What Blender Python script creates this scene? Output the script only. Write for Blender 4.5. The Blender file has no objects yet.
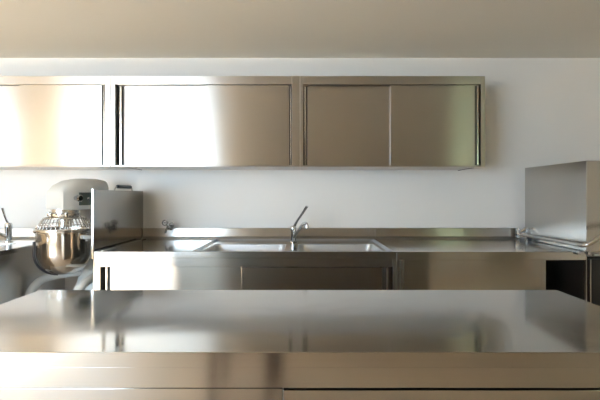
import bpy, bmesh, math, random
from mathutils import Vector, Matrix
random.seed(7)
S = bpy.context.scene
COL = S.collection
PI = math.pi

# ------------------------------------------------------------------ camera
F, HX, HY, CZ = 422.0, 304.0, 194.6, 1.26
cam = bpy.data.cameras.new('camera')
camo = bpy.data.objects.new('camera', cam); COL.objects.link(camo)
camo.location = (0, 0, CZ); camo.rotation_euler = (PI/2, 0, 0)
cam.sensor_width = 36; cam.lens = F/600*36
cam.shift_x = -(HX-300)/600; cam.shift_y = -(200-HY)/600
cam.clip_start = 0.02
S.camera = camo
# ------------------------------------------------------------------ sky, sun, exposure
w = bpy.data.worlds.new('sky'); S.world = w; w.use_nodes = True
bg = w.node_tree.nodes['Background']
bg.inputs[0].default_value = (0.63, 0.82, 1.0, 1); bg.inputs[1].default_value = 11.8
sun = bpy.data.lights.new('sun', 'SUN'); sun.energy = 72; sun.angle = math.radians(1.2); sun.color = (1, .885, .68)
suno = bpy.data.objects.new('sun', sun); COL.objects.link(suno)
suno.rotation_euler = Vector((-.5, 1.0, -1.0)).to_track_quat('-Z', 'Y').to_euler()
suno.location = (0, -4, 5)
for nm, x0, x1, z0, z1 in (('window_daylight', -4.55, -1.75, .35, 2.2), ('far_window_daylight', -6.3, -5.6, .7, 2.2), ('side_window_daylight', 2.85, 3.35, 1.1, 2.2)):
    pl = bpy.data.lights.new(nm, 'AREA'); pl.shape = 'RECTANGLE'; pl.size = x1-x0; pl.size_y = z1-z0
    pl.cycles.is_portal = True
    po = bpy.data.objects.new(nm, pl); COL.objects.link(po)
    po.location = ((x0+x1)/2, -2.02, (z0+z1)/2); po.rotation_euler = (PI/2, 0, 0)
    # portal faces +Y
    po.rotation_euler = Vector((0, 1, 0)).to_track_quat('-Z', 'Y').to_euler()
vs = S.view_settings
vs.view_transform = 'Standard'; vs.look = 'None'; vs.gamma = 1; vs.use_curve_mapping = False
vs.exposure = 0.66
S.cycles.use_denoising = True
S.cycles.max_bounces = 14; S.cycles.diffuse_bounces = 8; S.cycles.glossy_bounces = 8
S.cycles.sample_clamp_indirect = 12

def fx(px, D): return (px-HX)/F*D
def fz(py, D): return CZ-(py-HY)/F*D

# ------------------------------------------------------------------ materials
def mat(name, color, rough=.5, metal=0.0, **kw):
    m = bpy.data.materials.new(name); m.use_nodes = True
    b = m.node_tree.nodes['Principled BSDF']
    b.inputs['Base Color'].default_value = (*color, 1)
    b.inputs['Roughness'].default_value = rough
    b.inputs['Metallic'].default_value = metal
    return m

def steel(name, tangent, color=(.54, .52, .49), rough=.3, aniso=.85, grain=(1.5, 90, 90), wav=.012, smudge=0.0, vary=.012):
    m = mat(name, color, rough, 1.0)
    nt = m.node_tree; N = nt.nodes; L = nt.links; b = N['Principled BSDF']
    tc = N.new('ShaderNodeTexCoord'); mp = N.new('ShaderNodeMapping')
    mp.inputs['Scale'].default_value = grain
    L.new(tc.outputs['Object'], mp.inputs[0])
    n = N.new('ShaderNodeTexNoise'); n.inputs['Scale'].default_value = 1; n.inputs['Detail'].default_value = 3
    L.new(mp.outputs[0], n.inputs['Vector'])
    r = N.new('ShaderNodeMapRange'); r.inputs[1].default_value = .3; r.inputs[2].default_value = .7
    r.inputs[3].default_value = rough-vary; r.inputs[4].default_value = rough+vary
    L.new(n.outputs['Fac'], r.inputs[0])
    last = r.outputs[0]
    if smudge:
        n3 = N.new('ShaderNodeTexNoise'); n3.inputs['Scale'].default_value = 3.2; n3.inputs['Detail'].default_value = 7; n3.inputs['Distortion'].default_value = 1.6
        L.new(tc.outputs['Object'], n3.inputs['Vector'])
        r3 = N.new('ShaderNodeMapRange'); r3.inputs[1].default_value = .42; r3.inputs[2].default_value = .68
        r3.inputs[3].default_value = 0; r3.inputs[4].default_value = smudge
        L.new(n3.outputs['Fac'], r3.inputs[0])
        ad = N.new('ShaderNodeMath'); ad.operation = 'ADD'; L.new(last, ad.inputs[0]); L.new(r3.outputs[0], ad.inputs[1])
        last = ad.outputs[0]
    L.new(last, b.inputs['Roughness'])
    mx = N.new('ShaderNodeMix'); mx.data_type = 'RGBA'
    mx.inputs['A'].default_value = (*[c*(1-vary) for c in color], 1); mx.inputs['B'].default_value = (*[min(1, c*(1+vary)) for c in color], 1)
    L.new(n.outputs['Fac'], mx.inputs['Factor']); L.new(mx.outputs['Result'], b.inputs['Base Color'])
    n2 = N.new('ShaderNodeTexNoise'); n2.inputs['Scale'].default_value = 1.6; n2.inputs['Detail'].default_value = 1
    L.new(tc.outputs['Object'], n2.inputs['Vector'])
    bp = N.new('ShaderNodeBump'); bp.inputs['Distance'].default_value = wav; bp.inputs['Strength'].default_value = 1
    L.new(n2.outputs['Fac'], bp.inputs['Height']); L.new(bp.outputs[0], b.inputs['Normal'])
    if aniso:
        b.inputs['Anisotropic'].default_value = aniso
        cx = N.new('ShaderNodeCombineXYZ')
        for i in range(3): cx.inputs[i].default_value = tangent[i]
        L.new(cx.outputs[0], b.inputs['Tangent'])
    return m

M = {}
M['steel'] = steel('brushed_steel', (0, 1, 1), rough=.30, aniso=.95, wav=.004)
M['front'] = steel('brushed_steel_front', (0, 0, 1), rough=.15, aniso=.5, wav=.003)
M['door'] = steel('brushed_steel_door', (0, 0, 1), rough=.29, aniso=1, wav=.004)
M['top'] = steel('worktop_steel', (0, 1, 0), rough=.13, aniso=.4, smudge=.03, wav=.001, vary=.006)
M['island'] = steel('island_top_steel', (0, 1, 0), rough=.09, aniso=.3, smudge=.05, wav=.001, vary=.006)
M['side'] = steel('brushed_steel_side', (0, 0, 1), rough=.25, grain=(1.5, 1.5, 60), wav=.003, aniso=.5)
M['basin'] = steel('basin_steel', (0, 0, 1), color=(.58, .61, .65), rough=.45, aniso=0, wav=.003)  # cool tint puts blue window light into the basin colour
M['bowl'] = steel('polished_bowl_steel', (0, 0, 1), color=(.62, .58, .53), rough=.12, aniso=0, wav=.001)
M['dark_chrome'] = mat('dark_mirroring_chrome', (.22, .21, .20), .16, 1)  # chrome with the dark surroundings it mirrors put into its colour
M['unlit_dark'] = mat('unlit_chassis', (.03, .026, .022), .4)  # shade under the worktop and dark mirroring on the front put into the colour
M['guard'] = steel('guard_steel', (0, 0, 1), color=(.42, .41, .39), rough=.12, grain=(1.5, 1.5, 60), wav=.001, aniso=.3)
M['chrome'] = mat('chrome', (.62, .63, .64), .07, 1)
M['tube'] = mat('polished_tube', (.7, .69, .67), .2, 1)
M['recess_shade'] = mat('shaded_channel', (.10, .09, .08), .45, .8)  # shade of the recesses around the doors put into the colour
M['black'] = mat('black_plastic', (.015, .016, .022), .35)
M['switch'] = mat('dark_green_switch_panel', (.07, .1, .09), .4)
M['drain'] = mat('drain_steel', (.3, .3, .3), .3, 1)

def plaster(name, color, sc=35, d=.0015):
    m = mat(name, color, .85); nt = m.node_tree; N = nt.nodes; L = nt.links
    tc = N.new('ShaderNodeTexCoord'); n = N.new('ShaderNodeTexNoise'); n.inputs['Scale'].default_value = sc; n.inputs['Detail'].default_value = 5
    L.new(tc.outputs['Object'], n.inputs['Vector'])
    b = N.new('ShaderNodeBump'); b.inputs['Distance'].default_value = d; b.inputs['Strength'].default_value = .5
    L.new(n.outputs['Fac'], b.inputs['Height']); L.new(b.outputs[0], N['Principled BSDF'].inputs['Normal'])
    return m
M['wall'] = plaster('white_plaster', (.80, .79, .77))
M['ceiling'] = plaster('ceiling_paint', (.76, .745, .69))
M['warmwall'] = plaster('beige_plaster', (.40, .35, .27))
M['paint'] = plaster('grey_white_enamel', (.56, .575, .565), 60, .0003)
M['wood'] = mat('dark_brown_wood', (.10, .055, .035), .5)
M['white'] = mat('white_frame_paint', (.75, .75, .75), .4)

def floor_mat():
    m = mat('terracotta_floor_tiles', (.5, .3, .18), .55); nt = m.node_tree; N = nt.nodes; L = nt.links
    tc = N.new('ShaderNodeTexCoord'); br = N.new('ShaderNodeTexBrick'); br.offset = 0
    br.inputs['Scale'].default_value = 1; br.inputs['Brick Width'].default_value = .33; br.inputs['Row Height'].default_value = .33
    br.inputs['Mortar Size'].default_value = .005
    br.inputs['Color1'].default_value = (.57, .47, .37, 1); br.inputs['Color2'].default_value = (.54, .445, .345, 1); br.inputs['Mortar'].default_value = (.4, .34, .28, 1)
    L.new(tc.outputs['Object'], br.inputs['Vector']); L.new(br.outputs['Color'], N['Principled BSDF'].inputs['Base Color'])
    return m
M['floor'] = floor_mat()
M['paving'] = plaster('slate_paving', (.17, .19, .22), 8)
def leaf():
    m = mat('hedge_leaves', (.2, .34, .06), .6); nt = m.node_tree; N = nt.nodes; L = nt.links
    tc = N.new('ShaderNodeTexCoord'); n = N.new('ShaderNodeTexNoise'); n.inputs['Scale'].default_value = 14; n.inputs['Detail'].default_value = 6
    r = N.new('ShaderNodeValToRGB'); r.color_ramp.elements[0].color = (.26, .28, .12, 1); r.color_ramp.elements[1].color = (.50, .52, .27, 1)
    L.new(tc.outputs['Object'], n.inputs['Vector']); L.new(n.outputs['Fac'], r.inputs[0]); L.new(r.outputs[0], N['Principled BSDF'].inputs['Base Color'])
    return m
M['leaf'] = leaf()

# ------------------------------------------------------------------ mesh helpers
def link(name, bm, m, parent=None, bevel=0, smooth=False, loc=None):
    me = bpy.data.meshes.new(name); bmesh.ops.recalc_face_normals(bm, faces=bm.faces[:]) if bm.faces else None
    bm.to_mesh(me); bm.free()
    for mm in (m if isinstance(m, (list, tuple)) else [m]): me.materials.append(M[mm] if isinstance(mm, str) else mm)
    if smooth:
        for p in me.polygons: p.use_smooth = True
    o = bpy.data.objects.new(name, me); COL.objects.link(o)
    if loc is not None: o.location = loc
    if parent is not None: o.parent = parent
    if bevel:
        b = o.modifiers.new('bevel', 'BEVEL'); b.width = bevel; b.segments = 2; b.limit_method = 'ANGLE'; b.angle_limit = math.radians(40)
    return o
def bx(bm, x0, x1, y0, y1, z0, z1):
    v = [bm.verts.new(p) for p in ((x0,y0,z0),(x1,y0,z0),(x1,y1,z0),(x0,y1,z0),(x0,y0,z1),(x1,y0,z1),(x1,y1,z1),(x0,y1,z1))]
    for f in ((0,3,2,1),(4,5,6,7),(0,1,5,4),(1,2,6,5),(2,3,7,6),(3,0,4,7)): bm.faces.new([v[i] for i in f])
def box(name, x0, x1, y0, y1, z0, z1, m, parent=None, bevel=0.0):
    """world-coordinate box; if parent is an Empty at loc, subtracts it"""
    bm = bmesh.new()
    bx(bm, x0, x1, y0, y1, z0, z1)
    return link(name, bm, m, parent, bevel)
def boxes(name, lst, m, parent=None, bevel=0.0):
    bm = bmesh.new()
    for a in lst: bx(bm, *a)
    return link(name, bm, m, parent, bevel)
def smoothpath(pts, n=6):
    P = [Vector(p) for p in pts]; out = []
    for i in range(len(P)-1):
        p0 = P[max(i-1, 0)]; p1 = P[i]; p2 = P[i+1]; p3 = P[min(i+2, len(P)-1)]
        for k in range(n):
            t = k/n
            out.append(.5*((2*p1)+(p2-p0)*t+(2*p0-5*p1+4*p2-p3)*t*t+(3*p1-p0-3*p2+p3)*t**3))
    out.append(P[-1]); return out
def tube_bm(bm, pts, rad, seg=12, smooth=True, n=6, flat=(1, 1)):
    P = smoothpath(pts, n) if smooth and len(pts) > 2 else [Vector(p) for p in pts]
    R = rad if isinstance(rad, (list, tuple)) else None
    rings = []; up = None
    for i, p in enumerate(P):
        t = (P[min(i+1, len(P)-1)]-P[max(i-1, 0)]).normalized()
        if up is None:
            up = Vector((0, 0, 1)) if abs(t.z) < .9 else Vector((1, 0, 0))
        a = t.cross(up).normalized(); up = a.cross(t).normalized()
        if R:
            u = i/(len(P)-1)*(len(R)-1); k = min(int(u), len(R)-2); r = R[k]+(R[k+1]-R[k])*(u-k)
        else: r = rad
        rings.append([bm.verts.new(p+a*math.cos(2*PI*j/seg)*r*flat[0]+up*math.sin(2*PI*j/seg)*r*flat[1]) for j in range(seg)])
    for A, B in zip(rings, rings[1:]):
        for j in range(seg): bm.faces.new((A[j], A[(j+1) % seg], B[(j+1) % seg], B[j]))
    bm.faces.new(rings[0]); bm.faces.new(rings[-1][::-1])
def tube(name, pts, rad, m, parent=None, **k):
    bm = bmesh.new(); tube_bm(bm, pts, rad, **k); o = link(name, bm, m, parent, smooth=True)
    autosmooth(o); return o
def autosmooth(o, ang=40):
    me = o.data; bm = bmesh.new(); bm.from_mesh(me)
    for e in bm.edges:
        if len(e.link_faces) == 2 and e.calc_face_angle(0) > math.radians(ang): e.smooth = False
    bm.to_mesh(me); bm.free()
def lathe_bm(bm, prof, c=(0, 0, 0), seg=32, axis='Z', cap=True):
    rings = []
    for r, z in prof:
        ring = []
        for j in range(seg):
            a = 2*PI*j/seg; p = (math.cos(a)*r, math.sin(a)*r, z)
            if axis == 'Y': p = (p[0], p[2], p[1])
            if axis == 'X': p = (p[2], p[0], p[1])
            ring.append(bm.verts.new((p[0]+c[0], p[1]+c[1], p[2]+c[2])))
        rings.append(ring)
    for A, B in zip(rings, rings[1:]):
        for j in range(seg): bm.faces.new((A[j], A[(j+1) % seg], B[(j+1) % seg], B[j]))
    if cap: bm.faces.new(rings[0]); bm.faces.new(rings[-1][::-1])
def lathe(name, prof, c, m, parent=None, **k):
    bm = bmesh.new(); lathe_bm(bm, prof, c, **k); o = link(name, bm, m, parent, smooth=True); autosmooth(o); return o
def rrect(x0, x1, y0, y1, r, n=6):
    pts = []
    for cx, cy, a0 in ((x1-r, y1-r, 0), (x0+r, y1-r, 90), (x0+r, y0+r, 180), (x1-r, y0+r, 270)):
        for k in range(n+1):
            a = math.radians(a0+90*k/n); pts.append((cx+r*math.cos(a), cy+r*math.sin(a)))
    return pts
def ring(bm, pts, z): return [bm.verts.new((x, y, z)) for x, y in pts]
def bridge(bm, A, B):
    n = len(A)
    for j in range(n): bm.faces.new((A[j], A[(j+1) % n], B[(j+1) % n], B[j]))
def empty(name, loc, label, cat, group=None, rz=0):
    o = bpy.data.objects.new(name, None); COL.objects.link(o); o.location = loc; o.rotation_euler = (0, 0, rz)
    o.empty_display_size = .1
    o['label'] = label; o['category'] = cat
    if group: o['group'] = group
    return o
def tag(o, label, cat, group=None):
    o['label'] = label; o['category'] = cat
    if group: o['group'] = group
    return o
def keep(root):
    """children were written in world coordinates: take the root's place out of them"""
    bpy.context.view_layer.update()
    inv = root.matrix_world.inverted()
    for c in root.children: c.matrix_parent_inverse = inv
def struct(o): o['kind'] = 'structure'; return o

# ------------------------------------------------------------------ room
BW = 3.47; CH = 2.383; XL, XR, YB = -7.4, 3.9, -2.0
struct(box('floor', XL-.2, XR+.2, YB-.2, BW+.2, -.1, 0, 'floor'))
struct(box('ceiling', XL-.2, XR+.2, YB-.2, BW+.2, CH, CH+.12, 'ceiling'))
struct(box('wall_back', XL-.2, XR+.2, BW, BW+.2, 0, CH, 'wall'))
struct(box('wall_left', XL-.2, XL, YB, BW, 0, CH, 'warmwall'))
struct(box('wall_right', XR, XR+.2, YB, BW, 0, CH, 'wall'))
WX0, WX1 = -4.55, -1.75
struct(boxes('wall_front', [(XL-.2, -6.3, YB-.2, YB, 0, CH), (-5.6, WX0, YB-.2, YB, 0, CH), (-6.3, -5.6, YB-.2, YB, 0, .7), (-6.3, -5.6, YB-.2, YB, 2.2, CH),
    (WX0, WX1, YB-.2, YB, 0, .35), (WX0, WX1, YB-.2, YB, 2.2, CH), (WX1, 2.85, YB-.2, YB, 0, CH),
    (2.85, 3.35, YB-.2, YB, 0, 1.1), (2.85, 3.35, YB-.2, YB, 2.2, CH), (3.35, XR+.2, YB-.2, YB, 0, CH)], 'warmwall'))
for nm, a, b, z0 in (('window_1', WX0, WX1, .35), ('window_2', 2.85, 3.35, 1.1), ('window_3', -6.3, -5.6, .7)):
    struct(boxes(nm, [(a, a+.05, YB-.12, YB-.05, z0, 2.2), (b-.05, b, YB-.12, YB-.05, z0, 2.2), (a+.05, b-.05, YB-.12, YB-.05, 2.15, 2.2), (a+.05, b-.05, YB-.12, YB-.05, z0, z0+.05)], 'white'))
struct(box('added_panel_1', -.86, -.70, YB, YB+.06, 0, 2.15, 'wood'))  # unseen post, added for a dark band in the steel reflections
struct(box('added_panel_2', -.42, -.16, YB, YB+.06, 0, 2.15, 'wood'))  # second unseen post, added to give the steel another dark band to mirror
struct(box('added_panel_3', 2.2, 3.15, YB, YB+.04, 0, 1.05, 'ceiling'))  # unseen pale panel, added for a light strip mirrored in the work table
struct(box('terrace', -12, 9, -9, YB-.2, -.14, -.04, 'paving'))
bm = bmesh.new(); bmesh.ops.create_cube(bm, size=1)
bmesh.ops.scale(bm, vec=(4.6, .8, 4.2), verts=bm.verts)
bmesh.ops.subdivide_edges(bm, edges=bm.edges[:], cuts=14, use_grid_fill=True)
for v in bm.verts: v.co += Vector((random.uniform(-1, 1), random.uniform(-1, 1), random.uniform(-.6, .6)))*.07
h = link('garden_hedge', bm, 'leaf', loc=(4.4, -3.8, 2.0)); tag(h, 'tall green garden hedge outside the window, mirrored in the rightmost wall cabinet', 'hedge')

# ------------------------------------------------------------------ wall cabinets
CD = 3.05
ZB, ZT = fz(166.6, CD), fz(76, CD)
def wall_cabinet(pa, pb, lf, rf, pd0, seam, pd1, label):
    """pa,pb outer px; lf,rf frame widths; doors from pd0 to pd1 meeting at seam"""
    x0, x1 = fx(pa, CD)+.001, fx(pb, CD)-.001; xa, xb = x0+lf, x1-rf
    r = empty('wall_cabinet', ((x0+x1)/2, BW, ZB), label, 'wall cabinet', 'steel wall cabinets in a row')
    zt = fz(84.3, CD); zb = ZB+.010
    boxes('body', [(x0, xa, CD, BW-.001, ZB, ZT), (xb, x1, CD, BW-.001, ZB, ZT), (xa, xb, CD, BW-.001, zt, ZT), (xa, xb, CD, BW-.001, ZB, zb),
                   (xa, xb, BW-.02, BW-.001, zb, zt)], 'steel', r, .0015)
    s = fx(seam, CD); d0, d1 = fx(pd0, CD), fx(pd1, CD)
    for (a, b, y, e, sg) in ((d0, s+.04, CD+.034, xa, -1), (s, d1, CD+.010, xb, 1)):
        d = box('door', a, b, y, y+.018, zb+.002, zt-.003, 'door', r, .0015)
        # folded channel at the outer end of the door
        g = abs(e-(a if sg < 0 else b)); q = a if sg < 0 else b
        lo, hi = sorted((q+sg*g*.42, q+sg*g*.66))
        box('finger_pull', lo, hi, y-.001, y+.015, zb+.003, zt-.004, 'tube', d)
        box('channel', min(q, q+sg*g*.8), max(q, q+sg*g*.8), y+.0155, y+.0185, zb+.003, zt-.004, 'recess_shade', d)
    tr = box('door_track', xa, xb, CD+.058, CD+.062, zb, zt, 'recess_shade', r)
    keep(r); return r
wall_cabinet(-76, 110.3, .02, .036, -68, 18, 101.2, 'stainless steel wall cabinet with sliding doors, above the mixer, cut by the left frame edge')
wall_cabinet(110.3, 300, .034, .058, 122.6, 204, 289, 'middle steel wall cabinet, left door shining white, above the double sink')
wall_cabinet(300, 485.2, .022, .030, 307.5, 390.5, 475.3, 'rightmost brownish steel wall cabinet with two sliding doors beside bare wall')

# dangling wires under the cabinets
def wire(pa, pb, pc, label):
    P = [(fx(px, 3.2), 3.2, fz(py, 3.2)) for px, py in (pa, pb, pc)]
    P[0] = (P[0][0], 3.2, ZB+.0)
    o = tube('dangling_wire', P, .0022, 'black', None, seg=6); tag(o, label, 'wire', None)
wire((474, 167), (466, 169.0), (458, 170.6), 'thin dark wire sagging under the rightmost wall cabinet')
wire((122, 167), (133, 168.4), (142, 170.0), 'thin dark wire sagging under the middle wall cabinet near the guard panel')

# ------------------------------------------------------------------ worktops
ZW = .90; FY = 2.65
def splash(name, x0, x1, parent, zt=.987):
    boxes(name, [(x0, x1, 3.45, BW-.001, ZW-.03, zt), (x0, x1, 3.436, 3.4505, zt-.004, zt)], 'steel', parent, .0015)
    bm = bmesh.new()  # coved foot of the upstand
    v = [bm.verts.new(p) for p in ((x0, 3.41, ZW+.001), (x1, 3.41, ZW+.001), (x1, 3.449, ZW+.018), (x0, 3.449, ZW+.018), (x0, 3.449, ZW+.001), (x1, 3.449, ZW+.001))]
    for f in ((0,1,2,3), (0,4,5,1), (3,2,5,4), (0,3,4), (1,5,2)): bm.faces.new([v[i] for i in f])
    link('cove', bm, 'steel', parent)

SX0, SX1 = -1.318, fx(396.5, FY)
sink = empty('sink_table', ((SX0+SX1)/2, 3.05, 0), 'long stainless steel sink table with two basins under the middle wall cabinet', 'sink table')
REC = (-.70, .565, 2.665, 3.39)    # recess holding both basins
B1 = (-.668, -.13, 2.69, 3.17); B2 = (-.045, .515, 2.69, 3.17)
bm = bmesh.new()
zr = ZW-.008
# flat top around the recess
def quad(x0, x1, y0, y1, z): bm.faces.new([bm.verts.new(p) for p in ((x0,y0,z),(x1,y0,z),(x1,y1,z),(x0,y1,z))])
X0, X1, Y0, Y1 = SX0, SX1, FY, 3.449
quad(X0, REC[0]-.02, Y0, Y1, ZW); quad(REC[1]+.005, X1, Y0, Y1, ZW)
A = ring(bm, rrect(REC[0]-.02, REC[1]+.005, Y0, Y1, .0001), ZW)
B0 = ring(bm, rrect(REC[0]-.014, REC[1]+.002, REC[2]-.008, REC[3]+.008, .035), ZW)
B = ring(bm, rrect(*[REC[0], REC[1]-.01, REC[2], REC[3]], .03), ZW+.005)
C = ring(bm, rrect(REC[0]+.012, REC[1]-.022, REC[2]+.008, REC[3]-.01, .022), zr)
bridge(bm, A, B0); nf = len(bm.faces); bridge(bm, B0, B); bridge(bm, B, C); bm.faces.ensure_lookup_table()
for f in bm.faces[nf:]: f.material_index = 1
mx = (B1[1]+B2[0])/2
ra, rb, rc, rd = REC[0]+.012, REC[1]-.022, REC[2]+.008, REC[3]-.01
for (b, xa, xb) in ((B1, ra, mx), (B2, mx, rb)):
    lo = rrect(xa, xb, rc, rd, .0001)
    if b is B1: pass
    O = ring(bm, lo, zr)
    I = ring(bm, rrect(*b, .05), zr)
    I2 = ring(bm, rrect(b[0]+.006, b[1]-.006, b[2]+.006, b[3]-.006, .046), zr-.006)
    I3 = ring(bm, rrect(b[0]+.045, b[1]-.045, b[2]+.045, b[3]-.045, .045), zr-.200)
    I4 = ring(bm, rrect(b[0]+.08, b[1]-.08, b[2]+.08, b[3]-.08, .04), zr-.230)
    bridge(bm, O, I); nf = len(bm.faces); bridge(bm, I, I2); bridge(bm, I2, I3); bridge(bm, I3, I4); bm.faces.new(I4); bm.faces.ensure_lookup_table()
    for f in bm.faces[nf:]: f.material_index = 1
# fascia lip
for a in ((X0, X1, Y0, Y0+.002, ZW-.038, ZW-.0005), (X0, X0+.002, Y0, Y1, ZW-.038, ZW-.0005), (X1-.002, X1, Y0, Y1, ZW-.038, ZW-.0005)): bx(bm, *a)
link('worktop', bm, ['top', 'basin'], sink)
box('raised_edge', X0+.03, X0+.042, FY+.03, 3.41, ZW, ZW+.006, 'top', sink, .002)
splash('upstand', X0, X1, sink)
box('front_rim', X0, X1, FY-.002, FY-.0002, ZW-.0375, ZW+.001, 'front', sink, .0008)
def base(parent, x0, x1, lf, rf, zr_, fy=FY+.006):
    boxes('body', [(x0, x0+lf, fy, 3.44, .12, ZW-.0385), (x1-rf, x1, fy, 3.44, .12, ZW-.0385), (x0+lf, x1-rf, fy, fy+.03, zr_, ZW-.0385),
        (x0+lf, x1-rf, fy, 3.44, .12, .16), (x0+lf, x1-rf, 3.42, 3.44, .16, ZW-.0385)], 'front', parent, .0012)
    for lx in (x0+.05, x1-.05):
        for ly in (FY+.06, 3.38):
            lathe('leg', [(.02, 0), (.024, .006), (.02, .02), (.02, .12)], (lx, ly, 0), 'tube', parent, seg=16)
base(sink, X0, X1, .035, .022, fz(267, FY))
s0, s1 = fx(98.5, FY), fx(393, FY); d0, d1 = fx(107, FY), fx(383, FY); sm = fx(241, FY)
zt = fz(267.2, FY)
for a, b, y, sg in ((d0, sm+.05, FY+.045, -1), (sm, d1, FY+.020, 1)):
    d = box('door', a, b, y, y+.018, .165, zt-.004, 'front', sink, .0015)
    q, e = (a, s0) if sg < 0 else (b, s1); g = abs(e-q)
    lo, hi = sorted((q+sg*g*.38, q+sg*g*.58))
    box('finger_pull', lo, hi, y-.001, y+.015, .167, zt-.006, 'tube', d)
    box('channel', min(q, q+sg*g*.8), max(q, q+sg*g*.8), y+.0155, y+.0185, .167, zt-.006, 'recess_shade', d)
box('door_track', s0, s1, FY+.07, FY+.074, .16, zt, 'recess_shade', sink)
for cxx, b in ((-.40, B1), (.23, B2)):
    lathe('drain', [(.001, .004), (.03, .003), (.042, .001), (.045, -.004)], (cxx, 2.94, zr-.228), 'drain', sink, seg=24)
keep(sink)

# second table, open towards the dishwasher
TX0, TX1 = SX1+.001, fx(585.5, FY)
tab = empty('work_table', ((TX0+TX1)/2, 3.05, 0), 'plain steel worktop table running from the sink to the dishwasher', 'work table')
box('worktop', TX0, TX1, FY, 3.449, ZW-.004, ZW, 'top', tab)
boxes('front_rim', [(TX0, TX1, FY-.002, FY+.001, fz(260, FY), ZW+.001)], 'front', tab, .0008)
splash('upstand', TX0, fx(518.5, 3.45), tab)
box('end_cap', fx(514.5, 3.44), fx(518.5, 3.44), 3.425, 3.434, ZW, .988, 'chrome', tab, .001)
for a in ((TX0, TX0+.022, FY+.006, FY+.04), (TX0+.026, TX0+.045, FY+.006, FY+.04), (fx(543, FY), fx(547, FY), FY+.012, 3.44)): box('side_frame', *a, .1, ZW-.052, 'front', tab, .001)
box('front_panel', TX0+.047, fx(543, FY), FY+.012, FY+.03, .12, ZW-.052, 'front', tab, .001)
for a in ((FY+.02, FY+.05), (3.38, 3.41)): box('under_rail', TX0, TX1, *a, ZW-.05, ZW-.0045, 'steel', tab)
for lx in (TX0+.05, fx(543, FY)-.03):
    for ly in (FY+.07, 3.38):
        lathe('leg', [(.018, 0), (.02, .02), (.018, .04), (.018, ZW-.051)], (lx, ly, 0), 'tube', tab, seg=16)
keep(tab)

# ------------------------------------------------------------------ guard plate
gx0, gx1 = -1.3325, -1.3205
g = empty('guard_panel', ((gx0+gx1)/2, 3.05, .5), 'upright steel guard panel between mixer and sink table, black grip on top', 'guard panel')
box('panel', gx0+.003, gx1-.001, FY+.012, BW-.002, 0.12, 1.29, 'guard', g, .001)
box('front_edge', gx0, gx1+.001, FY-.006, FY+.012, ZW-.045, 1.296, 'chrome', g, .002)
zc = 1.318
bm = bmesh.new(); lathe_bm(bm, [(.008, 3.0), (.012, 3.004), (.012, 3.225), (.008, 3.23)], (-1.327, 0, zc), seg=16, axis='Y')
gr = link('grip', bm, 'black', g, smooth=True); autosmooth(gr)
tube('grip_rod', [(-1.327, 2.955, 1.288), (-1.327, 2.965, 1.300), (-1.327, 2.985, zc-.002), (-1.327, 3.02, zc)], .0035, 'tube', g, seg=8)
tube('grip_rod', [(-1.327, 3.26, 1.288), (-1.327, 3.255, 1.30), (-1.327, 3.245, zc-.002), (-1.327, 3.22, zc)], .0035, 'tube', g, seg=8)
keep(g)

# ------------------------------------------------------------------ main tap
def tap_main():
    X, Y = -.083, 3.27
    r = empty('mixer_tap', (X, Y, zr), 'chrome single-lever mixer tap standing between the two sink basins', 'tap')
    lathe('body', [(.027, 0), (.028, .006), (.022, .012), (.0205, .085), (.024, .095), (.024, .118), (.018, .127), (.006, .130)], (X, Y, zr), 'chrome', r, seg=24)
    bm = bmesh.new()
    tube_bm(bm, [(X+.004, Y-.01, zr+.040), (X+.037, Y-.06, zr+.093), (X+.072, Y-.13, zr+.142), (X+.092, Y-.19, zr+.158), (X+.103, Y-.215, zr+.156)], [.012, .0125, .013, .012, .012], seg=14)
    o = link('spout', bm, 'chrome', r, smooth=True); autosmooth(o)
    lathe('aerator', [(.011, -.026), (.0135, -.024), (.0135, .0), (.009, .005)], (X+.103, Y-.217, zr+.150), 'chrome', r, seg=16)
    bm = bmesh.new()
    tube_bm(bm, [(X+.004, Y-.0, zr+.115), (X+.03, Y-.03, zr+.165), (X+.064, Y-.06, zr+.215), (X+.094, Y-.085, zr+.262), (X+.106, Y-.094, zr+.28)], [.012, .009, .009, .011, .0115], seg=12, flat=(1.25, .8))
    o = link('lever', bm, 'chrome', r, smooth=True); autosmooth(o)
    keep(r)
tap_main()

# ------------------------------------------------------------------ small bib tap on upstand
def bib():
    X, Y, Z = fx(170, 3.43), 3.449, .985
    r = empty('bib_tap', (X, Y, Z), 'small chrome two-handled wall tap above the worktop beside the guard panel', 'tap')
    lathe('body', [(.022, 0), (.022, -.006), (.012, -.008), (.012, -.05), (.015, -.052), (.015, -.068), (.008, -.072)], (X, 3.449, Z+.006), 'dark_chrome', r, seg=18, axis='Y')
    for dx, dz in ((-.028, .040), (.026, .020)):
        h = tube('stem', [(X, Y-.05, Z+.008), (X+dx*.7, Y-.055, Z+.008+dz*.7)], .006, 'dark_chrome', r, seg=10)
        bm = bmesh.new()
        cx_, cz_ = X+dx, Z+.008+dz
        P = [(cx_+(.019)*math.cos(a*PI/8), Y-.062, cz_+(.019)*math.sin(a*PI/8)) for a in range(17)]
        tube_bm(bm, P, .0055, seg=8, smooth=False)
        lathe_bm(bm, [(.004, -.010), (.006, -.008), (.006, .006), (.003, .008)], (cx_, Y-.06, cz_), seg=10, axis='Y')
        tube_bm(bm, [(cx_-.014, Y-.062, cz_), (cx_+.014, Y-.062, cz_)], .003, seg=6, smooth=False)
        o = link('handle', bm, 'dark_chrome', r, smooth=True)
    tube('spout', [(X, Y-.055, Z+.006), (X-.006, Y-.085, Z+.0), (X-.010, Y-.095, Z-.018), (X-.010, Y-.096, Z-.032)], .0075, 'dark_chrome', r, seg=12)
    keep(r)
bib()

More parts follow.
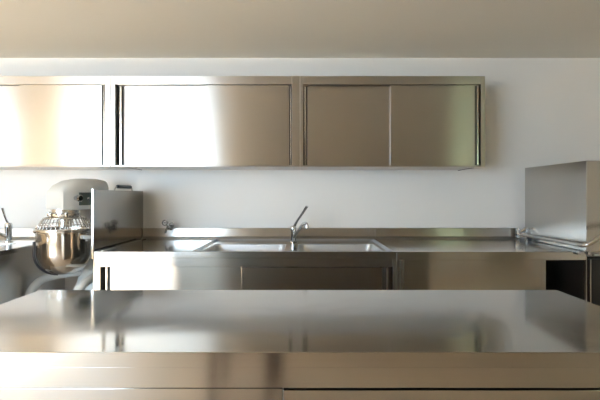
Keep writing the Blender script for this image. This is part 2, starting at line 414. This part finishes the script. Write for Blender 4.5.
# ------------------------------------------------------------------ hood dishwasher
HX0, HX1, HY0, HY1 = fx(586.3, FY)+.002, 2.42, 2.655, 3.39
dw = empty('hood_dishwasher', ((HX0+HX1)/2, (HY0+HY1)/2, 0), 'steel hood-type dishwasher with a bent lift bar at the right end of the worktop', 'dishwasher')
ht = 1.4735
boxes('hood', [(HX0, HX0+.004, HY0, HY1, ZW+.003, ht), (HX1-.004, HX1, HY0, HY1, ZW+.003, ht), (HX0+.004, HX1-.004, HY0, HY0+.004, ZW+.003, ht),
               (HX0+.004, HX1-.004, HY1-.004, HY1, ZW+.003, ht), (HX0+.004, HX1-.004, HY0+.004, HY1-.004, ht-.004, ht)], 'side', dw, .001)
box('corner_edge', HX0-.001, HX0+.005, HY0-.003, HY0+.001, ZW+.003, ht+.001, 'chrome', dw, .0008)
box('chassis', HX0+.01, HX1-.01, HY0+.04, HY1-.01, .12, ZW-.03, 'unlit_dark', dw, .002)
box('tub_rim', HX0+.003, HX1-.003, HY0+.004, HY1-.004, ZW-.03, ZW, 'steel', dw, .002)
box('front_door_panel', HX0+.034, HX1-.02, HY0+.02, HY0+.038, .16, ZW-.05, 'unlit_dark', dw, .002)
for a in ((HX0-.0, HX0+.005, HY0, HY0+.02, .0, ZW-.03), (fx(591.3, FY), fx(592.4, FY), HY0+.005, HY0+.019, .0, ZW-.05)): box('front_post', *a, 'side', dw)
for lx in (HX0+.06, HX1-.06):
    for ly in (HY0+.1, HY1-.06): lathe('foot', [(.02, 0), (.022, .02), (.015, .03), (.015, .12)], (lx, ly, 0), 'tube', dw, seg=14)
bar = tube('lift_bar', [(fx(519.5, 3.38), 3.375, fz(234.5, 3.38)), (fx(521, 3.36), 3.35, fz(234.8, 3.36)), (1.715, 3.0, .944), (1.700, 2.72, .948), (1.700, 2.62, .949), (1.712, 2.575, .951), (1.745, 2.555, .972),
    (1.80, 2.545, 1.015), (1.87, 2.54, 1.05), (2.0, 2.54, 1.06), (2.2, 2.54, 1.06), (2.33, 2.54, 1.05), (2.43, 2.56, .98), (2.47, 2.62, .95), (2.475, 3.35, .943)], .0125, 'tube', dw, seg=14, n=8)
boxes('pivot_bracket', [(fx(517, 3.4), fx(519.2, 3.4), 3.37, 3.40, .925, .985), (fx(519, 3.4), fx(525, 3.4), 3.385, 3.40, .935, .960)], 'tube', dw, .002)
tube('hinge_arm', [(fx(520, 3.33), 3.34, fz(233, 3.34)), (fx(525.5, 3.33), 3.33, fz(227.6, 3.33))], .0085, 'tube', dw, seg=10)
boxes('bracket', [(fx(528, 3.27), fx(531, 3.27), 3.26, 3.275, ZW+.002, .930), (fx(527, 3.27), HX0+.001, 3.262, 3.273, .918, .930)], 'black', dw, .001)
for a in ((fx(576, 2.64), fx(580, 2.64), 2.625, 2.647, .885, .902), (fx(587, 2.64), fx(590.5, 2.64), 2.632, 2.652, .884, .903), (fx(593, 2.64), fx(600, 2.64), 2.632, 2.652, .875, .890)): box('latch', *a, 'chrome', dw, .003)
keep(dw)

# ------------------------------------------------------------------ left sink unit
LX0, LX1, LY0 = -3.3, -1.94, 2.35
lu = empty('deep_sink_unit', ((LX0+LX1)/2, 2.9, 0), 'deeper steel sink unit at the left frame edge, left of the mixer', 'sink unit')
bm = bmesh.new()
LB = (-2.85, -2.10, 2.62, 3.12)
A = ring(bm, rrect(LX0, LX1, LY0, 3.449, .0001), ZW); B = ring(bm, rrect(*LB, .05), ZW)
C = ring(bm, rrect(LB[0]+.01, LB[1]-.01, LB[2]+.01, LB[3]-.01, .045), ZW-.2); D_ = ring(bm, rrect(LB[0]+.04, LB[1]-.04, LB[2]+.04, LB[3]-.04, .04), ZW-.23)
bridge(bm, A, B); bridge(bm, B, C); bridge(bm, C, D_); bm.faces.new(D_)
for a in ((LX0, LX1, LY0, LY0+.002, ZW-.03, ZW-.0005), (LX1-.002, LX1, LY0, 3.449, ZW-.03, ZW-.0005), (LX0, LX0+.002, LY0, 3.449, ZW-.03, ZW-.0005)): bx(bm, *a)
link('worktop', bm, 'top', lu)
splash('upstand', LX0, LX1, lu)
boxes('body', [(LX1-.03, LX1-.008, LY0+.01, 3.44, .12, ZW-.031), (LX0+.01, LX0+.03, LY0+.01, 3.44, .12, ZW-.031), (LX0+.03, LX1-.03, LY0+.01, LY0+.03, .12, ZW-.031),
   (LX0+.03, LX1-.03, LY0+.03, 3.44, .12, .15)], 'side', lu, .001)
for lx in (LX0+.06, LX1-.06):
    for ly in (LY0+.08, 3.36): lathe('leg', [(.02, 0), (.022, .02), (.018, .03), (.018, .12)], (lx, ly, 0), 'tube', lu, seg=14)
lathe('drain', [(.001, .004), (.03, .003), (.042, .001), (.045, -.004)], (-2.45, 2.87, ZW-.229), 'drain', lu, seg=24)
keep(lu)
def tap_left():
    X, Y = fx(8.5, 3.22), 3.22
    r = empty('mixer_tap', (X, Y, ZW), 'chrome lever tap on the sink unit at the left frame edge', 'tap')
    lathe('body', [(.03, 0), (.03, .006), (.024, .012), (.023, .10), (.026, .11), (.026, .135), (.02, .145), (.006, .148)], (X, Y, ZW), 'chrome', r, seg=24)
    tube('spout', [(X-.004, Y-.01, ZW+.04), (X-.05, Y-.07, ZW+.075), (X-.10, Y-.15, ZW+.11), (X-.125, Y-.19, ZW+.115), (X-.135, Y-.205, ZW+.09)], .0125, 'chrome', r, seg=14)
    tube('lever', [(X, Y, ZW+.138), (X-.008, Y-.02, ZW+.18), (X-.018, Y-.04, ZW+.26)], [.009, .007, .009], 'chrome', r, seg=12)
    keep(r)
tap_left()

# ------------------------------------------------------------------ planetary mixer
def mixer():
    BX, BY = fx(65, 2.95), 2.95
    r = empty('planetary_mixer', (BX, BY, 0), 'grey-white planetary dough mixer with steel bowl and wire guard, between the sinks', 'food mixer', rz=-math.radians(22))
    TB = .46
    # bowl (local: front is -Y)
    zt_, zb_ = 1.000, .706; R = .176
    prof = [(.001, zb_)]
    for k in range(1, 13):
        a = k/12*PI/2; prof.append((R*.985*math.sin(a)**.86, zb_+.155*(1-math.cos(a))))
    prof += [(R, zt_-.05), (R+.001, zt_-.004), (R+.008, zt_-.002), (R+.008, zt_+.004), (R-.004, zt_+.003), (R-.006, zt_-.05), (R*.9, zb_+.11), (R*.5, zb_+.02), (.001, zb_+.008)]
    b = lathe('bowl', prof, (0, 0, 0), 'bowl', r, seg=56, cap=False)
    # bowl yoke: dark ring arms round the sides
    bm = bmesh.new()
    tube_bm(bm, [(-.21, .10, .965), (-.200, .02, .968), (-.188, -.01, .97)], .014, seg=10)
    tube_bm(bm, [(.21, .10, .965), (.200, .02, .968), (.188, -.01, .97)], .014, seg=10)
    bx(bm, -.225, -.195, .08, .20, .93, .985); bx(bm, .195, .225, .08, .20, .93, .985); bx(bm, -.225, .225, .17, .20, .93, .985)
    link('yoke', bm, 'paint', r, .003)
    # dark curved tube along the lower left edge of the bowl
    bm = bmesh.new()
    pts = []
    for k in range(0, 15):
        a = k/14*PI/2*.9
        u = (R+.008)*math.cos(a)**.8; pts.append((-.619*u, -.785*u, .86-.152*math.sin(a)-.004))
    pts = [(-.619*(R+.008), -.785*(R+.008), .94)]+pts
    tube_bm(bm, pts, .008, seg=8, smooth=False)
    o = link('dark_crescent', bm, 'black', r, smooth=True)
    # ring carrying the guard
    lathe('guard_ring', [(R+.014, 1.004), (R+.016, 1.010), (R+.016, 1.020), (R-.010, 1.022), (R-.012, 1.006), (R+.014, 1.004)], (0, 0, 0), 'tube', r, seg=48, cap=False)
    bm = bmesh.new()
    nb = 38; rt, rb_ = .130, R+.006
    for k in range(nb):
        a = 2*PI*k/nb
        c, s = math.cos(a), math.sin(a)
        tube_bm(bm, [(rb_*c, rb_*s, 1.020), (rt*c, rt*s, 1.098)], .0028, seg=6, smooth=False)
    for rr, zz, th in ((rt, 1.098, .0045), (rb_, 1.024, .0045), ((rt+rb_)/2+.004, 1.057, .0025)):
        tube_bm(bm, [(rr*math.cos(2*PI*j/40), rr*math.sin(2*PI*j/40), zz) for j in range(41)], th, seg=6, smooth=False)
    link('wire_guard', bm, 'tube', r, smooth=True)
    # planetary hub + knobs
    lathe('planetary_hub', [(.03, 1.03), (.045, 1.035), (.045, 1.09), (.095, 1.098), (.1, 1.105), (.1, 1.13), (.088, 1.135), (.088, 1.16)], (0, 0, 0), 'tube', r, seg=36)
    lathe('beater_shaft', [(.012, .74), (.014, .76), (.014, 1.04)], (.03, 0, 0), 'tube', r, seg=12)
    for ax, ay in ((-.12, -.03), (.10, -.07), (.03, -.13)):
        lathe('knob', [(.010, 1.108), (.012, 1.112), (.012, 1.134), (.006, 1.14)], (ax, ay, 0), 'chrome', r, seg=12)
    # head: lofted sections along Y (front -.16 -> back .30), round-shouldered
    bm = bmesh.new(); secs = []
    for y, hw, z0, z1, rr in ((-.085, .062, 1.165, 1.270, .03), (-.078, .082, 1.158, 1.298, .045), (-.045, .092, 1.155, 1.330, .05), (.02, .098, 1.153, 1.360, .055), (.11, .100, 1.153, 1.376, .055),
                          (.22, .100, 1.153, 1.376, .055), (.285, .096, 1.155, 1.366, .05), (.305, .08, 1.16, 1.345, .045)):
        n = 6; pts = []
        for cx_, cz_, a0, q in ((hw-rr, z1-rr, 0, rr), (-hw+rr, z1-rr, 90, rr), (-hw+.012, z0+.012, 180, .012), (hw-.012, z0+.012, 270, .012)):
            for k in range(n+1):
                a = math.radians(a0+90*k/n); pts.append((cx_+q*math.cos(a), y, cz_+q*math.sin(a)))
        secs.append([bm.verts.new(p) for p in pts])
    for A, B in zip(secs, secs[1:]): bridge(bm, A, B)
    bm.faces.new(secs[0]); bm.faces.new(secs[-1][::-1])
    hd = link('head', bm, 'paint', r, smooth=True); autosmooth(hd, 35)
    # column
    bm = bmesh.new(); secs = []
    for z, x, y0, y1 in ((TB+.0, .15, .10, .38), (.60, .11, .17, .36), (.75, .085, .20, .34), (1.0, .08, .205, .31), (1.17, .09, .17, .30)):
        secs.append(ring(bm, rrect(-x, x, y0, y1, .03), z))
    for A, B in zip(secs, secs[1:]): bridge(bm, A, B)
    bm.faces.new(secs[0]); bm.faces.new(secs[-1])
    c = link('column', bm, 'paint', r, smooth=True); autosmooth(c, 35)
    # arched feet
    for sx in (-1, 1):
        bm = bmesh.new()
        tube_bm(bm, [(sx*.06, .24, .68), (sx*.12, .15, .678), (sx*.18, .04, .668), (sx*.205, -.04, .645), (sx*.21, -.10, .58), (sx*.21, -.115, .50), (sx*.21, -.115, TB+.004)], [.036, .036, .036, .036, .036, .036, .038], seg=14, flat=(.9, .75))
        link('foot', bm, 'paint', r, smooth=True)
    # switch plate + knob on the right-hand side of the head
    sp = box('switch_plate', .096, .104, .03, .17, 1.185, 1.275, 'switch', r, .002)
    lathe('switch_lever', [(.012, .118), (.016, .122), (.016, .145), (.024, .148), (.026, .165), (.018, .172)], (-.02, .0, 1.235), 'chrome', r, seg=16, axis='X')
    lathe('switch_button', [(.012, .122), (.012, .132), (.006, .136)], (-.02, .10, 1.23), 'chrome', r, seg=12, axis='X')
    # bowl clamps on the left rim
    lathe('clamp_screw', [(.005, .99), (.010, .995), (.010, 1.02), (.004, 1.03), (.004, 1.06), (.009, 1.065), (.009, 1.075)], (-R-.018, -.03, 0), 'tube', r, seg=10)
    return r, BX, BY, TB
mr, BX, BY, TB = mixer()
st = empty('mixer_stand', (BX, BY, 0), 'low steel stand under the planetary mixer', 'stand')
box('stand_top', -1.925, -1.345, 2.66, 3.40, TB-.03, TB, 'steel', st, .002)
for lx in (-1.90, -1.37):
    for ly in (2.69, 3.37): box('leg', lx-.018, lx+.018, ly-.018, ly+.018, 0, TB-.03, 'steel', st)
keep(st)

# ------------------------------------------------------------------ island
IZ = .86; IX0, IX1 = -1.107, 1.062; IY0, IY1 = .4*F/157.6, .4*F/95.3
isl = empty('island_counter', (0, (IY0+IY1)/2, 0), 'large stainless steel island counter with reflective top across the foreground', 'island counter')
box('worktop', IX0, IX1, IY0, IY1, IZ-.036, IZ, 'island', isl, .0018)
zf1 = fz(367.2, IY0); zf2 = fz(388.5, IY0); xs = fx(283, IY0)
box('front_fascia', IX0, IX1, IY0-.0012, IY0+.0, zf1, IZ-.001, 'front', isl)
boxes('rail', [(IX0+.004, IX1-.004, IY0+.003, IY0+.02, zf2, zf1-.0012)], 'front', isl, .0008)
boxes('body', [(IX0+.004, IX0+.024, IY0+.02, IY1-.01, .12, IZ-.037), (IX1-.024, IX1-.004, IY0+.02, IY1-.01, .12, IZ-.037), (IX0+.024, IX1-.024, IY1-.03, IY1-.01, .12, IZ-.037),
   (IX0+.024, IX1-.024, IY0+.03, IY1-.03, .12, .15)], 'steel', isl, .001)
box('door', IX0+.006, xs-.0012, IY0+.002, IY0+.019, .13, zf2-.001, 'front', isl, .001)
box('door', xs+.0012, IX1-.006, IY0+.002, IY0+.019, .13, zf2-.0055, 'front', isl, .001)
for lx in (IX0+.06, IX1-.06):
    for ly in (IY0+.08, IY1-.08): lathe('leg', [(.022, 0), (.024, .02), (.02, .03), (.02, .12)], (lx, ly, 0), 'tube', isl, seg=14)
keep(isl)

# ------------------------------------------------------------------ unseen chair behind the camera, added for dark bands mirrored in the island front
ch = empty('added_chair', (-.35, -.4, 0), 'dark brown wooden chair out of view, added for the dark bands mirrored in the island front', 'chair')
for x, wd in ((-.51, .022), (-.17, .04)):
    box('back_post', x-wd, x+wd, -.62, -.58, 0, .95, 'wood', ch, .004)
for x in (-.51, -.19): box('leg', x-.02, x+.02, -.22, -.18, 0, .44, 'wood', ch, .004)
box('seat', -.54, -.16, -.60, -.17, .44, .47, 'wood', ch, .006)
for z in (.62, .80): box('back_slat', -.49, -.21, -.61, -.59, z, z+.06, 'wood', ch, .003)
keep(ch)
